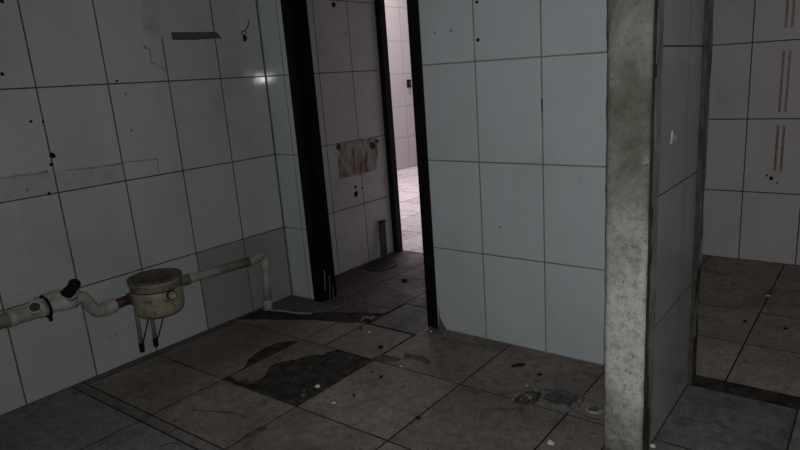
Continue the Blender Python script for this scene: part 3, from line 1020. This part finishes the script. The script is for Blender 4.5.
# narrow board leaning on the passage wall
b = bmesh.new()
bb0 = at(383.5, 256, 0, XN + 0.05); bb1 = at(382, 221.5, 0, XN + 0.02)
yw = 0.034
vsq = []
for (xc, yc, zc_) in ((XN + 0.05, bb0.y, 0.001), (XN + 0.012, bb1.y, bb1.z)):
    for sx in (0, 0.012):
        for sy in (-yw, yw):
            vsq.append(b.verts.new((xc + sx, yc + sy, zc_)))
for q in ((0, 1, 3, 2), (4, 6, 7, 5), (0, 4, 5, 1), (2, 3, 7, 6), (0, 2, 6, 4), (1, 5, 7, 3)):
    b.faces.new([vsq[i] for i in q])
lean = obj('board_offcut', b, 'board')
tag(lean, 'narrow grey board offcut leaning on the passage wall by the far doorway', 'board')
b = bmesh.new()
box(b, (XN + 0.010, bb1.y - yw - 0.002, bb1.z - 0.006), (XN + 0.027, bb1.y + yw + 0.002, bb1.z + 0.006))
obj('dark_end', b, 'soot', lean)

# round drain cover in the passage
dc = empty('drain_cover', (-2.872, 3.235, 0))
tag(dc, 'round blackened drain cover on the passage floor by the leaning board', 'drain cover')
b = bmesh.new()
cyl(b, (-2.872, 3.235, -0.004), (-2.872, 3.235, 0.010), [(0, 0.124), (0.75, 0.124), (1, 0.119), (1, 0.1), (0.7, 0.098), (0.7, 0.01)], 40)
obj('cover_plate', b, 'drain_lid', dc)
b = bmesh.new()
for k in range(-2, 3):
    hw = 0.07 - abs(k) * 0.012
    box(b, (-2.872 - hw, 3.235 + k * 0.026 - 0.005, 0.004), (-2.872 + hw, 3.235 + k * 0.026 + 0.005, 0.0085), 0, 0.001)
obj('ribs', b, 'drain_lid', dc)


# ================================================================== FLOOR DAMAGE AND DEBRIS
def crater(name, pix, mat, label, cat, amp, rim, seed, parent=None):
    """a lumpy cement patch: outline from its place on the floor, a raised broken rim, a sunk middle"""
    ol = [at(x, y, 2, 0.0) for x, y in pix]
    c = sum(ol, Vector()) / len(ol)
    ol = ragged(ol, 0.006, 5, seed)
    b = bmesh.new()
    rings = []
    for t in (1.0, 0.96, 0.9, 0.82, 0.72, 0.6, 0.45, 0.3, 0.15):
        row = []
        for i, p in enumerate(ol):
            q = c.lerp(p, t)
            nz_ = noise.noise(Vector((q.x * 42, q.y * 42, seed)))
            nz2 = noise.noise(Vector((q.x * 110, q.y * 110, seed)))
            hump = max(0.0, math.sin(math.pi * min(1, (1 - t) / 0.5))) * rim
            z = 0.0008 + hump * (0.7 + 0.9 * nz_) + nz2 * amp * (1 if t < 1 else 0)
            if t == 1.0:
                z = -0.004
            row.append(b.verts.new((q.x, q.y, max(z, -0.004))))
        rings.append(row)
    n_ = len(ol)
    for A, B in zip(rings[:-1], rings[1:]):
        for i in range(n_):
            b.faces.new((A[i], A[(i + 1) % n_], B[(i + 1) % n_], B[i])).material_index = 1 if rings.index(B) > 4 else 0
    b.faces.new(rings[-1]).material_index = 1
    b.faces.new(rings[0][::-1])
    return tag(obj(name, b, [mat, 'cement_dark']), label, cat)


crater('cement_patch', ((535, 404), (540, 395), (551, 390.5), (563, 390), (578, 394), (586, 397.5), (580, 407), (571, 412), (555, 409)), 'cement',
       'low grey cement patch with sunken middle on floor left of the pillar', 'cement patch', 0.003, 0.016, 3)
crater('broken_cement', ((513, 400), (522, 394), (533, 391.5), (541, 394), (539, 403), (528, 405), (517, 404)), 'mortar',
       'crumbled dark cement beside the left end of the grey cement patch', 'rubble', 0.004, 0.010, 5)
crater('cement_lump', ((585, 411), (589, 406.5), (598, 406.5), (603, 411), (598, 415), (590, 414)), 'mortar_strip',
       'small curled cement lump touching the foot of the pillar', 'rubble', 0.003, 0.010, 8)


def chip(px, py, r, mat, name, label, cat, group=None, flat=0.5, long=1.0, seed=None):
    s = seed or RND.random() * 50
    p = at(px, py, 2, 0.0)
    b = bmesh.new()
    bmesh.ops.create_icosphere(b, subdivisions=2, radius=1)
    ang = RND.uniform(0, 6.28)
    for v in b.verts:
        k = 1 + 0.45 * noise.noise(v.co * 1.6 + Vector((s, s, s)))
        v.co = Vector((v.co.x * k * long, v.co.y * k, v.co.z * k * flat)) * r
    bmesh.ops.rotate(b, verts=b.verts, cent=(0, 0, 0), matrix=Matrix.Rotation(ang, 3, 'Z'))
    zmin = min(v.co.z for v in b.verts)
    sit = zmin
    if (-2.397 < p.x < -1.9 and 1.538 < p.y < 2.0):
        sit = zmin + FD
    for v in b.verts:
        v.co += Vector((0, 0, -sit))
    o = obj(name, b, mat)
    o.location = (p.x, p.y, 0)
    return tag(o, label, cat, group)


W = 'plaster_crumb'
chip(317.5, 386.5, 0.0115, 'chip_white', W, 'white plaster crumb lying in the bare mortar patch of the missing tile', 'plaster crumb')
chip(333.5, 403.5, 0.0065, 'chip_white', W, 'white plaster crumb on the brown tile right of the bare patch', 'plaster crumb', long=1.5)
chip(369.5, 333, 0.008, 'chip_white', W, 'white plaster crumb in front of the grey tile at the doorway', 'plaster crumb')
chip(381, 305, 0.008, 'chip_grey', W, 'dull pinkish crumb on the floor inside the black doorway', 'plaster crumb')
chip(431, 332, 0.007, 'chip_white', W, 'white plaster crumb at the foot of the right black door jamb', 'plaster crumb')
chip(401, 367, 0.007, 'chip_white', W, 'tiny white crumb on the floor joint ahead of the right door jamb', 'plaster crumb')
chip(551, 444, 0.011, 'chip_white', W, 'white crumb on floor at bottom edge of the picture, left of the pillar', 'plaster crumb', long=1.4)
chip(527, 386, 0.005, 'chip_white', W, 'tiny white crumb on floor behind the crumbled cement', 'plaster crumb')
chip(594, 437, 0.009, 'chip_grey', W, 'grey crumb on floor close to the left foot of the pillar', 'plaster crumb')
chip(573, 427, 0.006, 'chip_grey', W, 'small grey crumb on floor in front of the grey cement patch', 'plaster crumb')
chip(652.5, 447, 0.010, 'chip_white', W, 'white crumb on floor at the right foot of the pillar', 'plaster crumb')
chip(768, 296.5, 0.009, 'chip_white', W, 'white crumb on a floor joint of the right-hand room', 'plaster crumb', long=1.4)
chip(303, 395, 0.009, 'chip_grey', W, 'grey crumb in the near corner of the bare mortar patch', 'plaster crumb')
chip(304, 390, 0.006, 'chip_grey', W, 'tiny grey crumb in the bare mortar patch behind the near corner', 'plaster crumb')
D = 'grime_flake'
chip(361, 329, 0.009, 'chip_dark', D, 'black flake on tile in front of the doorway, left of a white crumb', 'flake')
chip(381, 348, 0.014, 'chip_dark', D, 'largest black flake on the floor ahead of the doorway', 'flake', long=1.2)
chip(381.5, 377.5, 0.010, 'chip_dark', D, 'black flake on the brown tile right of the bare patch', 'flake')
chip(404.5, 281.3, 0.018, 'chip_dark', D, 'dark lump on the passage floor behind the doorway', 'lump', long=1.3)
chip(518.5, 365.5, 0.017, 'chip_dark', D, 'flat black flake on floor near the base of the middle wall', 'flake', flat=0.2, long=2.0)
chip(539.5, 375, 0.010, 'chip_dark', D, 'small black flake on floor between middle wall and cement patch', 'flake', flat=0.25, long=1.5)
chip(418, 418.5, 0.010, 'chip_dark', D, 'black lump caught in the floor joint near the bottom of the picture', 'lump', flat=0.3, long=1.3)
chip(445, 339, 0.006, 'chip_dark', D, 'small dark speck on floor below the middle wall, right of the jamb', 'flake')
chip(372, 372, 0.006, 'chip_dark', D, 'small dark speck just right of the far corner of the bare patch', 'flake')
chip(354, 396, 0.008, 'chip_dark', D, 'dark speck on the tile beside the white crumb near the bare patch', 'flake')
chip(745, 322, 0.012, 'chip_dark', D, 'dark speck left of the long joint in the right-hand room', 'flake', flat=0.3)
chip(785.5, 329, 0.012, 'chip_dark', D, 'dark speck right of the long joint in the right-hand room', 'flake', flat=0.3)
for i, (x, y, r) in enumerate(((516, 398, 0.008), (521, 402, 0.006), (530, 400, 0.009), (536, 392, 0.008), (526, 397, 0.006), (513, 401.5, 0.006))):
    chip(x, y, r, 'chip_grey', 'rubble_bit', 'grey rubble bit on the crumbled dark cement by the pillar', 'rubble', 'rubble bits on the crumbled cement', 0.8).location.z = 0.004

# pale curled piece and thin stick by the floor band
b = bmesh.new()
cp = [at(x, y, 2, 0.008) for x, y in ((361.5, 320.5), (364, 318), (368, 317.3), (372, 318.2), (374, 317))]
tube(b, smooth_path(cp, 6), 0.0075, 8)
for v in b.verts:
    v.co.z = max(0.0, v.co.z)
tag(obj('plaster_strip', b, 'chip_grey', None, True), 'pale curled scrap on the dark floor band beside the grey tile', 'scrap')
b = bmesh.new()
tube(b, smooth_path([at(271, 310.3, 2, 0.005), at(285, 311.2, 2, 0.005), at(298, 313.2, 2, 0.005), at(312, 313.2, 2, 0.005)], 6), 0.0055, 8)
tag(obj('thin_stick', b, 'pvc', None, True), 'thin pale stick on the floor pointing right from the foot of the pipe', 'stick')

# stains and scratches of the floor itself
def floorpoly(name, pix, mat, amp=0.008, n=4):
    pts = ragged([at(x, y, 2, 0.0003) for x, y in pix], amp, n, len(pix) + int(pix[0][0]), 30)
    for p in pts:
        p.z = 0.0003
    b = bmesh.new()
    plate(b, pts, Z, 0.0005)
    return obj(name, b, mat, floor_main)


floorpoly('rust_stain', ((463, 401), (470, 399), (481, 400), (478, 404), (468, 404.5)), 'floor_rust')
floorpoly('red_stain', ((417, 387), (428, 386), (431, 394), (424, 399), (417, 396)), 'floor_red', 0.015)
for q in (((372, 357.5), (383, 354.5), (398, 357), (402, 360), (388, 362.5), (377, 361.5)), ((404, 353), (424, 356), (431, 361), (428, 365), (420, 361), (405, 357)),
          ((246, 433), (262, 426), (268, 428), (252, 436), (242, 441)), ((233, 381), (247, 379), (258, 383), (246, 385)), ((524, 391), (549, 389), (560, 389.6), (540, 391))):
    floorpoly('grime_smear', q, 'floor_grime', 0.012, 5)
for q in (((192, 410.5), (214, 411.5), (234, 413), (246, 417.5)), ((69, 440.5), (76, 437), (84, 433.5)), ((575, 411), (588, 417), (600, 420)), ((160, 446), (172, 443), (181, 444))):
    pts = [at(x, y, 2, 0.0) for x, y in q]
    b = bmesh.new()
    tube(b, smooth_path(pts, 5), 0.0035, 6)
    for v in b.verts:
        v.co.z = 0.0002 + v.co.z * 0.25
    obj('dark_scratch', b, 'floor_grime', floor_main)

# loose grit swept over the dirty floor
b = bmesh.new()
for k in range(520):
    if k < 260:
        x, y = RND.uniform(-2.8, -0.75), RND.uniform(1.25, 2.47)
    elif k < 380:
        x, y = RND.gauss(-1.75, 0.35), RND.gauss(2.15, 0.25)
    else:
        x, y = RND.gauss(-0.98, 0.14), RND.gauss(2.02, 0.12)
    if not (-2.9 < x < -0.73 and 1.2 < y < 2.47) or (-2.397 < x < -1.9 and 1.538 < y < 2.035) or (x < -2.2 and y > 2.0) or (-1.16 < x < -0.78 and 1.97 < y < 2.26):
        continue
    r_ = RND.uniform(0.0012, 0.0034)
    mi = 0 if RND.random() < 0.7 else 1
    vs_ = [b.verts.new((x + RND.uniform(-1, 1) * r_, y + RND.uniform(-1, 1) * r_, 0.0)) for _ in range(3)]
    tp_ = b.verts.new((x, y, r_ * 1.2))
    for i in range(3):
        b.faces.new((vs_[i], vs_[(i + 1) % 3], tp_)).material_index = mi
    b.faces.new(vs_).material_index = mi
tag(obj('floor_grit', b, ['chip_dark', 'chip_grey']), 'fine loose grit scattered over the brown floor tiles', 'grit', kind='stuff')
